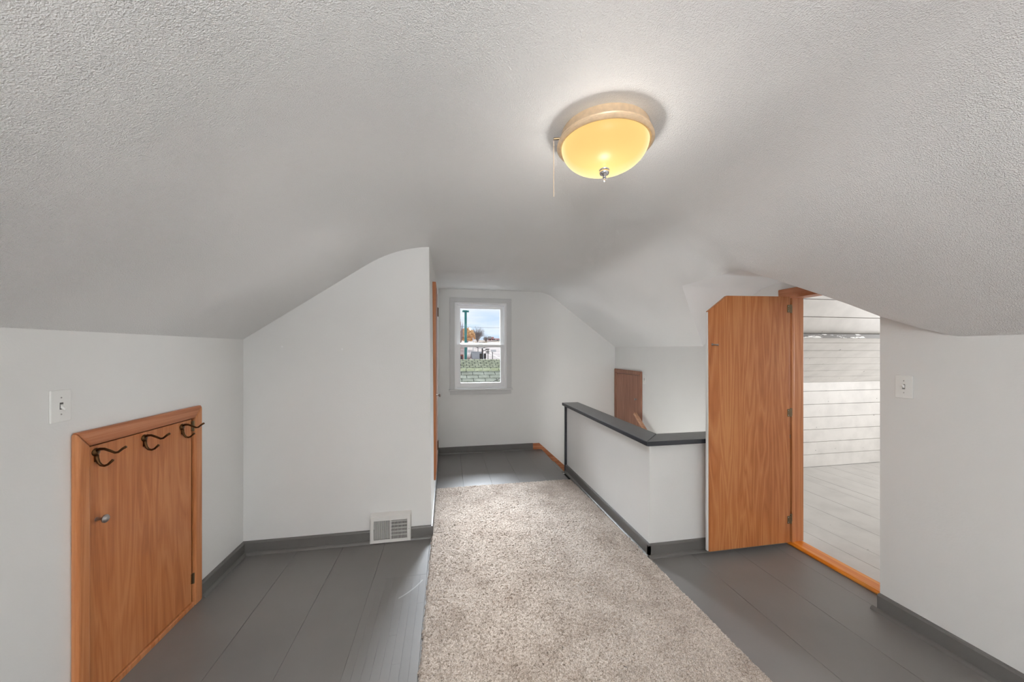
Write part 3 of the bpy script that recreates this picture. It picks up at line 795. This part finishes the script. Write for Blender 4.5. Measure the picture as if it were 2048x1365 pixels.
# ------------------------------------------------------------------ air register
def register():
    r = thing('air_register', (-.403, YC, .014), 'white metal air register with louvres set into the closet wall base', 'air vent')
    x0, x1, z0, z1 = -.545, -.262, .008, .198
    yf = 2.655; yb = YC - .001
    ix0, ix1, iz0, iz1 = x0 + .026, x1 - .026, z0 + .022, z1 - .032
    f = MB()
    f.box(x0, ix0, yf, yf + .004, z0, z1, .001); f.box(ix1, x1, yf, yf + .004, z0, z1, .001)
    f.box(ix0, ix1, yf, yf + .004, z0, iz0, .001); f.box(ix0, ix1, yf, yf + .004, iz1, z1, .001)
    f.box(x0, x0 + .003, yf, yb, z0, z1); f.box(x1 - .003, x1, yf, yb, z0, z1)
    f.add([(x0, yf, z1), (x1, yf, z1), (x1, yb, z1 + .012), (x0, yb, z1 + .012), (x0, yf + .003, z1 - .004), (x1, yf + .003, z1 - .004), (x1, yb, z1 + .006), (x0, yb, z1 + .006)],
          [(0, 1, 2, 3), (7, 6, 5, 4), (0, 4, 5, 1), (3, 2, 6, 7), (0, 3, 7, 4), (1, 5, 6, 2)])
    f.build('frame', M['vent'], r)
    MB().box(ix0 - .004, ix1 + .004, yf + .034, yf + .036, iz0 - .004, iz1 + .004).build('duct', M['black'], r)
    mid = (ix0 + ix1) / 2
    MB().box(mid - .004, mid + .004, yf + .001, yf + .004, iz0, iz1).build('center_bar', M['vent'], r)
    n = 12
    for side in (0, 1):
        a, b = (ix0, mid - .004) if side == 0 else (mid + .004, ix1)
        for i in range(n):
            c = a + (b - a) * (i + .5) / n
            sgn = -1 if side == 0 else 1
            w = .0030 if side == 0 else .0012
            V = [(c - w, yf + .008, iz0), (c + .0006 - w, yf + .007, iz0), (c + w + .0006, yf + .014, iz0), (c + w, yf + .015, iz0)]
            V += [(x, y, iz1) for x, y, z in V]
            lv = MB().add(V, [(0, 1, 2, 3), (7, 6, 5, 4), (0, 4, 5, 1), (1, 5, 6, 2), (2, 6, 7, 3), (3, 7, 4, 0)])
            lv.box(c - .0013, c + .0013, yf - .001, yf + .003, iz0, iz1)
            o = lv.build('louvre', M['vent'], r); fix_normals(o)
    for i in range(5):
        z = iz0 + (iz1 - iz0) * (i + .7) / 5.4
        MB().box(mid, ix1, yf + .018, yf + .026, z - .004, z + .003).build('damper_blade', M['vent'], r)
    MB().box(x1 - .017, x1 - .013, yf - .006, yf + .001, .105, .122, .001).build('lever', M['vent'], r)
    MB().lathe([(.0005, 0), (.003, 0), (.002, .0015)], (x1 - .013, yf, .095), 8, 'y', -1).build('screw', M['nickel'], r)
register()

# ------------------------------------------------------------------ ceiling light
def ceiling_light():
    cx, cy, cz = .548, 1.165, ZC0
    r = thing('ceiling_light', (cx, cy, cz), 'round amber glass ceiling light with cream rim and pull chain, switched on', 'ceiling light')
    pan = MB().lathe([(.02, .0), (.150, 0), (.152, -.004), (.154, -.024), (.160, -.030), (.163, -.034), (.161, -.038), (.166, -.042), (.167, -.047), (.163, -.051), (.157, -.053), (.150, -.050), (.02, -.046)], (cx, cy, cz), 64)
    o = pan.build('pan', M['pan'], r, label='cream metal pan with a stepped rim'); autosmooth(o, 40)
    prof = []
    for i in range(15):
        t = i / 14 * math.pi / 2
        prof.append((.151 * math.cos(t) ** .82 if i < 14 else .004, -.046 - .088 * math.sin(t)))
    o = MB().lathe(prof, (cx, cy, cz), 64).build('glass_bowl', M['bowl'], r, label='glowing amber frosted glass bowl'); autosmooth(o, 60)
    f = MB().lathe([(.002, -.128), (.018, -.130), (.019, -.134), (.016, -.138), (.018, -.142), (.015, -.150), (.007, -.155), (.005, -.158), (.007, -.161), (.004, -.164), (.003, -.168), (.0045, -.172), (.0005, -.176)], (cx, cy, cz), 28)
    o = f.build('finial', M['silver'], r); autosmooth(o, 60)
    # pull chain on a small arm
    ax, ay = cx - .176, cy + .035
    MB().tube([(cx - .150, cy + .028, cz - .022), (ax, ay, cz - .022)], .004).build('chain_arm', M['hinge'], r)
    m = MB(); z = cz - .024; n = 0
    while z > 1.945:
        m.ball((ax, ay, z), .0017, 1); z -= .0042; n += 1
    m.tube([(ax, ay, cz - .024), (ax, ay, 1.945)], .0005, 4)
    m.build('pull_chain', M['pan'], r, label='thin beaded pull chain')
    # the light the bowl gives to the room
    l = light('bulb', 'POINT', (cx, cy, cz - .26), 2.5, (1.0, 0.95, 0.90), shadow_soft_size=.03)
    l.parent = r; l.location = (0, 0, -.26)
ceiling_light()

# ------------------------------------------------------------------ side attic
AX1 = 6.3; AY = 3.47
af = MB().box(XD + .1, AX1, -.3, AY, -.06, -.02).build('floor_attic', M['base'], kind='structure', label='light grey board floor of the side attic')
aed = [XD + .1, 2.704, 2.885, 3.193, 3.502, 3.80, 3.955, 4.26, 4.50, 4.743, 5.05, 5.36, 5.7, 6.0, AX1]
plank_floor(af, aed, -.3, AY, 0.0, M['attic_floor'], lambda i: [random.uniform(.2, 1.2)], gap=.003)

wa = MB().box(XD + .1, AX1, AY + .018, AY + .06, -.06, 1.05).build('wall_attic', M['base'], kind='structure', label='white painted board wall at the end of the side attic')
zs = [0, .149, .297, .446, .595, .747, .905, 1.012]
for i in range(7):
    o = MB().box(XD + .115, AX1, AY + random.uniform(-.001, .001), AY + .018, zs[i] + .0022, zs[i + 1] - .0022, .0012).build('plank', M['attic_wall'], wa)
def slope_boards(root, y0, z0, y1, z1, n, name='plank', gap=.0065, th=.018):
    d = Vector((0, y1 - y0, z1 - z0)); L = d.length; d.normalize(); nn = Vector((0, d.z, -d.y)) ; nn = nn if nn.y > 0 else -nn
    w = L / n
    for i in range(n):
        a = Vector((0, y0, z0)) + d * (w * i + gap / 2); b = Vector((0, y0, z0)) + d * (w * (i + 1) - gap / 2)
        o = nn * random.uniform(-.001, .001)
        V = []
        for x in (XD + .12, AX1):
            for p in (a + o, b + o, b + nn * th, a + nn * th): V.append(p + Vector((x, 0, 0)))
        q = MB().add(V, [(0, 1, 2, 3), (7, 6, 5, 4), (0, 4, 5, 1), (1, 5, 6, 2), (2, 6, 7, 3), (3, 7, 4, 0)]).build(name, M['attic_wall'], root); fix_normals(q)
ca = MB().prism([(AY + .05, 1.0), (AY + .05, 1.05), (2.83, 1.60), (2.80, 1.575)], 'x', XD + .1, AX1)
ca.prism([(2.83, 1.60), (2.17, 2.66), (2.14, 2.63), (2.80, 1.58)], 'x', XD + .1, AX1)
ca.box(XD + .1, AX1, -.4, 2.17, 2.60, 2.64)
co = ca.build('ceiling_attic', M['base'], kind='structure', label='white painted board slope over the side attic')
fix_normals(co)
slope_boards(co, AY, 1.010, 2.80, 1.545, 7)
slope_boards(co, 2.79, 1.556, 2.145, 2.60, 7)
MB().box(XD + .1, AX1, -.32, 2.16, 2.585, 2.598).build('panel', M['attic_wall'], co)
def rail_paint():
    k = NB('flaking_rail_paint'); v = k.coords((4, 30, 30))
    n = k.n('ShaderNodeTexNoise', Scale=2.2, Detail=2.0); k.l(v, n.inputs['Vector'])
    k.l(k.ramp(n.outputs['Fac'], [(0.57, srgb(118, 114, 110)), (0.60, srgb(250, 250, 248))]), k.b.inputs['Base Color'])
    return k.m
lb = MB().box(XD + .11, AX1 - .01, 2.735, 2.775, 1.512, 1.552, .002)
lb.build('ledger_rail', rail_paint(), label='narrow grey flaking rail running across the white attic boards', cat='rail')
ww = MB()  # gable opening is assumed, out of view, around the attic lamp
ww.box(AX1, AX1 + .05, -.4, 1.15, -.05, 2.7); ww.box(AX1, AX1 + .05, 2.25, AY + .1, -.05, 2.7)
ww.box(AX1, AX1 + .05, 1.15, 2.25, -.05, .6); ww.box(AX1, AX1 + .05, 1.15, 2.25, 1.7, 2.7)
wall('wall_attic_gable', ww, 'white gable wall of the side attic with an assumed window opening', M['attic_wall'])
wall('wall_attic_near', MB().box(XD + .1, AX1, -.4, -.3, -.05, 2.7), 'white near wall of the side attic', M['attic_wall'])
wall('wall_attic_back', MB().prism([(-.4, -.05), (1.30, -.05), (1.30, 1.75), (1.44, 1.93), (1.85, 1.94), (2.2, 1.93), (2.6, 1.5), (3.0, 1.5), (3.5, 1.0), (3.0, 1.75), (2.17, 2.7), (-.4, 2.7)], 'x', XD + .1, XD + .115), 'white boards over the attic side of the doorway', M['attic_wall'])

#EXTERIOR
# ------------------------------------------------------------------ outside the window
def far(x, y, D):
    """a spot D metres ahead, sighted through the window"""
    u = (x - 1024) / 702; v = (700 - y) / 702
    t = D / (math.cos(YAW) - u * math.sin(YAW))
    return Vector(((u * math.cos(YAW) + math.sin(YAW)) * t, D, 1.4 + v * t))
def hill_z(D): return -3.6 + max(0, D - 28) * .0545

def flat_mat(name, c1, c2, scale, rough=.8, bands=None):
    k = NB(name); v = k.coords((1, 1, 1) if bands is None else bands)
    n = k.n('ShaderNodeTexNoise', Scale=scale, Detail=4.0); k.l(v, n.inputs['Vector'])
    k.l(k.ramp(n.outputs['Fac'], [(0.35, srgb(*c1)), (0.65, srgb(*c2))]), k.b.inputs['Base Color'])
    k.b.inputs['Roughness'].default_value = rough; return k.m
M['ground'] = flat_mat('winter_ground', (150, 122, 104), (206, 184, 168), .06)
M['road'] = flat_mat('pale_asphalt', (196, 180, 174), (222, 208, 202), .3)
M['line'] = paint('road_marking', (236, 226, 220), .8)
M['shA'] = flat_mat('mossy_shingle', (146, 148, 116), (184, 184, 152), 3.0)
M['shB'] = flat_mat('grey_green_shingle', (150, 150, 130), (186, 186, 166), 3.0)
M['shC'] = flat_mat('yellow_green_cap', (170, 172, 128), (198, 198, 158), 4.0)
M['gap'] = paint('dark_shingle_gap', (64, 64, 56), .9)
M['teal'] = paint('teal_pole_paint', (34, 128, 122), .4)
M['pole'] = paint('dark_pole', (58, 52, 50), .7)
M['bark'] = flat_mat('grey_bark', (120, 104, 98), (160, 144, 138), 2)
M['twig'] = flat_mat('pinkish_twigs', (150, 120, 112), (186, 156, 148), 1)
M['leaf'] = flat_mat('orange_leaves', (204, 140, 78), (236, 186, 122), .8)
M['tan'] = flat_mat('dry_bush', (180, 150, 112), (214, 190, 152), .8)
M['brick'] = flat_mat('far_red_brick', (150, 84, 78), (176, 108, 100), .5)
M['slate'] = flat_mat('far_grey_roof', (120, 118, 120), (150, 148, 150), .3)
M['sidingw'] = flat_mat('far_white_siding', (226, 222, 220), (240, 238, 236), .3)
M['car'] = paint('dark_car_paint', (44, 46, 56), .3)
M['carl'] = paint('light_car_paint', (200, 206, 216), .3)

# ground rising to the horizon
gv = []; gd = [6, 28, 60, 110, 170, 240, 420]
for D in gd: gv += [(-D * .9 - 20, D, hill_z(D) if D < 400 else hill_z(240) - 4), (D * 1.1 + 20, D, hill_z(D) if D < 400 else hill_z(240) - 4)]
mesh_obj('ground', gv, [(2 * i, 2 * i + 1, 2 * i + 3, 2 * i + 2) for i in range(len(gd) - 1)], M['ground'], kind='structure', label='dry pinkish brown hillside outside the window')
def strip(name, pts, w, mat, lift, **kw):
    V = []; 
    for (x, y, D) in pts:
        p = far(x, y, D); z = hill_z(D) + lift
        V += [(p.x - w, D, z), (p.x + w, D, z)]
    return mesh_obj(name, V, [(2 * i, 2 * i + 1, 2 * i + 3, 2 * i + 2) for i in range(len(pts) - 1)], mat, **kw)
rd = strip('road', [(1010, 0, 78), (985, 0, 100), (962, 0, 130), (950, 0, 165), (960, 0, 200)], 8, M['road'], .08, kind='structure', label='pale road climbing the hill beyond the roofs')
strip('lane_marking', [(1000, 0, 80), (975, 0, 108), (955, 0, 150)], .25, M['line'], .12, kind='structure')
strip('side_road', [(930, 0, 150), (960, 0, 150.1), (1008, 0, 158), (1008, 0, 166), (930, 0, 158)], 2, M['road'], .1, kind='structure')

# shingled roofs next door
def roof(name, ridge_y, ridge_z, eave_y, eave_z, x0, x1, n_rows, tab, mat, label, caps=False, singles=True):
    r = thing(name, ((x0 + x1) / 2, eave_y, eave_z), label, 'roof')
    d = Vector((0, eave_y - ridge_y, eave_z - ridge_z)); L = d.length; d.normalize()
    nn = Vector((0, d.z, -d.y)); nn = nn if nn.z > 0 else -nn
    top = Vector((0, ridge_y, ridge_z)); w = L / n_rows
    m = MB(); a = top; b = top + d * L; bk = Vector((0, ridge_y + 3, ridge_z - 1.2))
    m.add([(x, p.y, p.z) for x in (x0, x1) for p in (a, b, b - Vector((0, 0, .2)), bk)], [(0, 1, 2, 3), (7, 6, 5, 4), (0, 4, 5, 1), (1, 5, 6, 2), (2, 6, 7, 3), (3, 7, 4, 0)])
    o = m.build('deck', M['gap'], r); fix_normals(o)
    o = MB().box(x0 + .2, x1 - .2, eave_y + .3, ridge_y + 2.6, -4.2, ridge_z - 1.25).build('wall', M['sidingw'], r)
    allm = MB()
    for i in range(n_rows):
        x = x0 - (i % 2) * tab / 2 * .9
        while x < x1:
            t = MB() if singles else allm
            g = .012 if singles else .02
            p = top + d * (w * i) + nn * .006; q = top + d * (w * (i + 1) - .012) + nn * random.uniform(.018, .026)
            V = [(x + g, p.y, p.z), (x + tab - g, p.y, p.z), (x + tab - g, q.y, q.z), (x + g, q.y, q.z)]
            V += [(vx, vy, vz - .012) for vx, vy, vz in V]
            t.add(V, [(0, 1, 2, 3), (7, 6, 5, 4), (0, 4, 5, 1), (1, 5, 6, 2), (2, 6, 7, 3), (3, 7, 4, 0)])
            if singles: t.build('shingle', mat, r)
            x += tab
    if not singles: allm.build('shingles', mat, r, kind='stuff')
    if caps:
        x = x0
        while x < x1:
            cpm = MB()
            V = [(x + .03, ridge_y - .22, ridge_z - .06), (x + .335, ridge_y - .22, ridge_z - .045), (x + .335, ridge_y, ridge_z + .05), (x + .03, ridge_y, ridge_z + .035), (x + .335, ridge_y + .2, ridge_z - .02), (x + .03, ridge_y + .2, ridge_z - .035)]
            V += [(a_, b_, c_ - .02) for a_, b_, c_ in V]
            cpm.add(V, [(0, 1, 2, 3), (3, 2, 4, 5), (9, 8, 7, 6), (11, 10, 8, 9), (0, 6, 7, 1), (1, 7, 8, 2), (2, 8, 10, 4), (4, 10, 11, 5), (5, 11, 9, 3), (3, 9, 6, 0)])
            o = cpm.build('ridge_cap', M['shC'], r); fix_normals(o); x += .335
    return r
roof('neighbour_roof', 14.5, .60, 12.9, -.04, -.6, 3.4, 6, .45, M['shB'], 'nearer green grey shingled roof with a row of ridge cap shingles', caps=True)
roof('neighbour_roof', 22, .80, 18.6, -.55, -1.5, 6, 15, .35, M['shA'], 'farther mossy shingled roof with tight shingle rows', singles=False)
bpy.data.objects['neighbour_roof']['group'] = 'shingled roofs below the window'
bpy.data.objects['neighbour_roof.001']['group'] = 'shingled roofs below the window'
# thin cable just outside, crossing the near roof
a = far(965, 775, 10); b = far(1008, 753, 10)
MB().tube([a, b], .008, 6).build('service_cable', M['pole'], label='thin dark cable slanting over the near shingled roof', cat='cable')

# teal street lamp pole
p = far(931.3, 718, 26); h = far(931.3, 621, 26).z
r = thing('street_lamp', (p.x, 26, hill_z(26)), 'tall teal painted lamp pole with a crossbar top', 'lamp post')
MB().tube([(p.x, 26, hill_z(26)), (p.x, 26, 1.5), (p.x, 26, h)], [.13, .10, .085], 12).build('pole', M['teal'], r)
MB().tube([(p.x - .2, 26, h - .03), (p.x + .2, 26, h - .03)], .05, 8).build('crossbar', M['teal'], r)
MB().box(p.x - .24, p.x - .08, 25.9, 26.1, h - .14, h - .02, .02).build('lamp_head', M['teal'], r)
MB().box(p.x + .08, p.x + .24, 25.9, 26.1, h - .14, h - .02, .02).build('lamp_head', M['teal'], r)

# trees
def tree(x, ytop, D, wpx, trunk_m, leaf_m, label, n=220, leafsz=.5, bare=False, name='bare_tree'):
    base = far(x, 0, D); bz = hill_z(D) - .2; top = far(x, ytop, D).z; W_ = wpx / 702 * D / 2; H = top - bz
    r = thing(name, (base.x, D, bz), label, 'tree')
    R = random.Random(int(x * 7 + D))
    m = MB(); m.tube([(base.x, D, bz), (base.x + R.uniform(-.2, .2), D, bz + H * .35), (base.x, D, bz + H * .6)], [H * .02, H * .016, H * .01], 7)
    m.build('trunk', trunk_m, r)
    br = MB(); lf = MB()
    for i in range(n):
        a = R.uniform(0, 2 * math.pi); t = R.uniform(.15, 1)
        s0 = Vector((base.x, D, bz + H * R.uniform(.2, .55)))
        rr = W_ * math.sqrt(R.random())
        e = Vector((base.x + rr * math.cos(a), D + rr * math.sin(a), bz + H * (.45 + .53 * R.random() * math.sqrt(max(0, 1 - (rr / W_) ** 2 * .8)))))
        mid = s0.lerp(e, .5) + Vector((R.uniform(-.1, .1), 0, R.uniform(0, .12))) * W_
        if i % (1 if bare else 6) == 0: br.tube([s0, mid, e], [H * .004, H * .0028, H * .0012], 4)
        if not bare: lf.ball(e, leafsz * R.uniform(.5, 1.1), 1, (1, 1, .8))
    br.build('branches', trunk_m, r, kind='stuff')
    if not bare: lf.build('foliage', leaf_m, r, kind='stuff')
tree(934, 655, 120, 30, M['bark'], M['leaf'], 'rounded orange leaved tree behind the teal pole', 260, .55, name='autumn_tree')
tree(955, 650, 150, 34, M['bark'], None, 'wide bare grey tree right of the orange tree', 420, bare=True)
tree(972, 667, 160, 16, M['bark'], None, 'low bare tree at the edge of the far rooftops', 160, bare=True)
tree(1008, 647, 70, 14, M['bark'], None, 'bare tree at the right edge of the window view', 130, bare=True)
tree(920, 625, 80, 16, M['twig'], None, 'bare pinkish tree cut off by the left side of the window', 160, bare=True)
tree(938, 698, 50, 14, M['twig'], None, 'small bare shrub tree standing beside the foot of the teal pole', 120, bare=True)
for i, (x, D, w) in enumerate([(947, 140, 12), (957, 145, 12), (968, 150, 10)]):
    p = far(x, 0, D); z = hill_z(D)
    m = MB(); R = random.Random(i)
    for k in range(30): m.ball((p.x + R.uniform(-1, 1) * w * .1, D + R.uniform(-.6, .6), z + R.uniform(.2, 1.5)), R.uniform(.3, .6), 1)
    m.build('tan_bush', M['tan'], label=['left tan bush under the bare grey tree', 'middle tan bush under the bare grey tree', 'right tan bush under the low bare tree'][i], cat='bush', group='tan bushes on the hill')

# far houses
def house(x0, x1, ytop, ybase, D, wallm, roofm, label, rf=.45):
    a = far(x0, ytop, D); b = far(x1, ytop, D); z0 = far(x0, ybase, D).z - 2; dz = (a.z - z0 - 2) ; e = a.z - dz * rf
    r = thing('far_house', ((a.x + b.x) / 2, D, z0), label, 'house', 'houses on the far hill')
    MB().box(a.x, b.x, D, D + 6, z0, e).build('wall', wallm, r)
    o = MB().prism([(D - .3, e), (D + 3, a.z), (D + 6.3, e)], 'x', a.x - .3, b.x + .3).build('roof', roofm, r); fix_normals(o)
    n = max(1, int((b.x - a.x) / 3)); w = (b.x - a.x) / n
    for i in range(n):
        MB().box(a.x + w * (i + .3), a.x + w * (i + .7), D - .05, D + .02, z0 + 2 + (e - z0 - 2) * .3, z0 + 2 + (e - z0 - 2) * .8).build('window', M['car'], r)
house(969.5, 974.5, 675, 684, 235, M['sidingw'], M['slate'], 'white far house with a grey roof left of the red brick ones')
house(978, 982.5, 673, 683, 232, M['brick'], M['car'], 'dark roofed red brick far house')
house(984.9, 987.6, 674, 683, 238, M['brick'], M['brick'], 'small all red far house right of the dark roofed one')
house(990.8, 999, 677, 683, 236, M['sidingw'], M['brick'], 'pale far house with a reddish roof at the right end')
house(948, 966, 704, 722, 62, M['sidingw'], M['slate'], 'nearer white house with a grey gable roof behind the mossy roof', .8)
house(919, 927, 694, 725, 58, M['brick'], M['twig'], 'brick house at the left edge below the orange tree', .5)

# cars on the road
def car(x, y, D, m, label, L=4.4):
    p = far(x, y, D); z = hill_z(D) + .1
    r = thing('far_car', (p.x, D, z), label, 'car', 'cars on the hill road')
    MB().prism([(-L / 2, .3), (L / 2, .3), (L / 2, .85), (L * .3, .95), (L * .15, 1.4), (-L * .22, 1.4), (-L * .36, .95), (-L / 2, .9)], 'y', -.85, .85).build('body', m, None) if False else None
    V = [(-L / 2, .3), (L / 2, .3), (L / 2, .85), (L * .3, .95), (L * .15, 1.4), (-L * .22, 1.4), (-L * .36, .95), (-L / 2, .9)]
    o = MB().prism([(p.x + a, z + b) for a, b in V], 'y', D - .85, D + .85).build('body', m, r); fix_normals(o)
    for s in (-.3, .3):
        for yy in (D - .9, D + .9):
            MB().lathe([(.02, -.1), (.33, -.1), (.33, .1), (.02, .1)], (p.x + s * L, yy, z + .33), 12, 'y').build('wheel', M['pole'], r)
car(961.5, 686, 132, M['car'], 'dark car parked below the tan bushes')
car(974, 686, 138, M['carl'], 'pale blue car right of the dark parked car')
car(986, 686, 142, M['carl'], 'pale car farthest right on the hill road')

# poles and signals
def post(name, x, yb, yt, D, rad, m, label, cat):
    p = far(x, yt, D); z = hill_z(D)
    r = thing(name, (p.x, D, z), label, cat)
    MB().tube([(p.x, D, z), (p.x, D, p.z)], rad, 8).build('pole', m, r)
    return r, p
r, p = post('utility_pole', 964.7, 718, 697, 48, .10, M['pole'], 'dark pole with a slanted arm behind the mossy roof', 'pole')
q = far(976, 700, 48)
MB().tube([(p.x, 48, far(0, 704, 48).z), (q.x, 48, q.z + .1)], .05, 6).build('arm', M['pole'], r)
for dy in (699, 703, 706):
    q = far(975, dy, 48); MB().box(q.x - .25, q.x + .25, 47.9, 48.1, q.z - .06, q.z + .06).build('crossarm', M['pole'], r)
q = far(976, 713, 48); MB().tube([(q.x, 48, hill_z(48)), (q.x, 48, far(0, 697, 48).z)], .045, 6).build('second_pole', M['pole'], r)
for x, D, lb in ((961.3, 47, 'dark traffic signal left of the utility pole'), (970, 47, 'dark traffic signal right of the utility pole')):
    r, p = post('traffic_signal', x, 718, 711, D, .05, M['pole'], lb, 'traffic signal')
    r['group'] = 'traffic signals'
    MB().box(p.x - .14, p.x + .14, D - .12, D + .12, p.z - .45, p.z + .25, .03).build('housing', M['pole'], r)
    for k in range(3): MB().lathe([(.01, 0), (.07, 0), (.07, .05)], (p.x, D - .12, p.z - .3 + k * .2), 8, 'y', -1).build('visor', M['gap'], r)
r, p = post('sign_post', 985, 718, 703, 50, .05, M['pole'], 'post holding a wide white panel on the right', 'sign post')
MB().box(p.x - .25, p.x + .5, 49.9, 50.0, p.z - .1, p.z + .22, .01).build('panel', M['sidingw'], r)
post('white_pole', 946.2, 718, 676, 70, .09, M['sidingw'], 'thin white pole between the teal pole and the utility pole', 'pole')
post('thin_pole', 956, 718, 694, 74, .06, M['pole'], 'thin dark pole left of the utility pole', 'pole')
for (x0, y0, x1, y1, D, rad, lb) in ((915, 688, 1010, 680, 72, .05, 'dark overhead wire sagging across the upper sash'), (905, 652, 1015, 656, 64, .02, 'faint overhead wire high in the sky')):
    pts = []
    for i in range(9):
        t = i / 8; q = far(x0 + (x1 - x0) * t, y0 + (y1 - y0) * t + 3 * 4 * t * (1 - t) * .5, D); pts.append(q)
    MB().tube(pts, rad, 5).build('overhead_wire', M['pole'], label=lb, cat='wire', group='overhead wires')
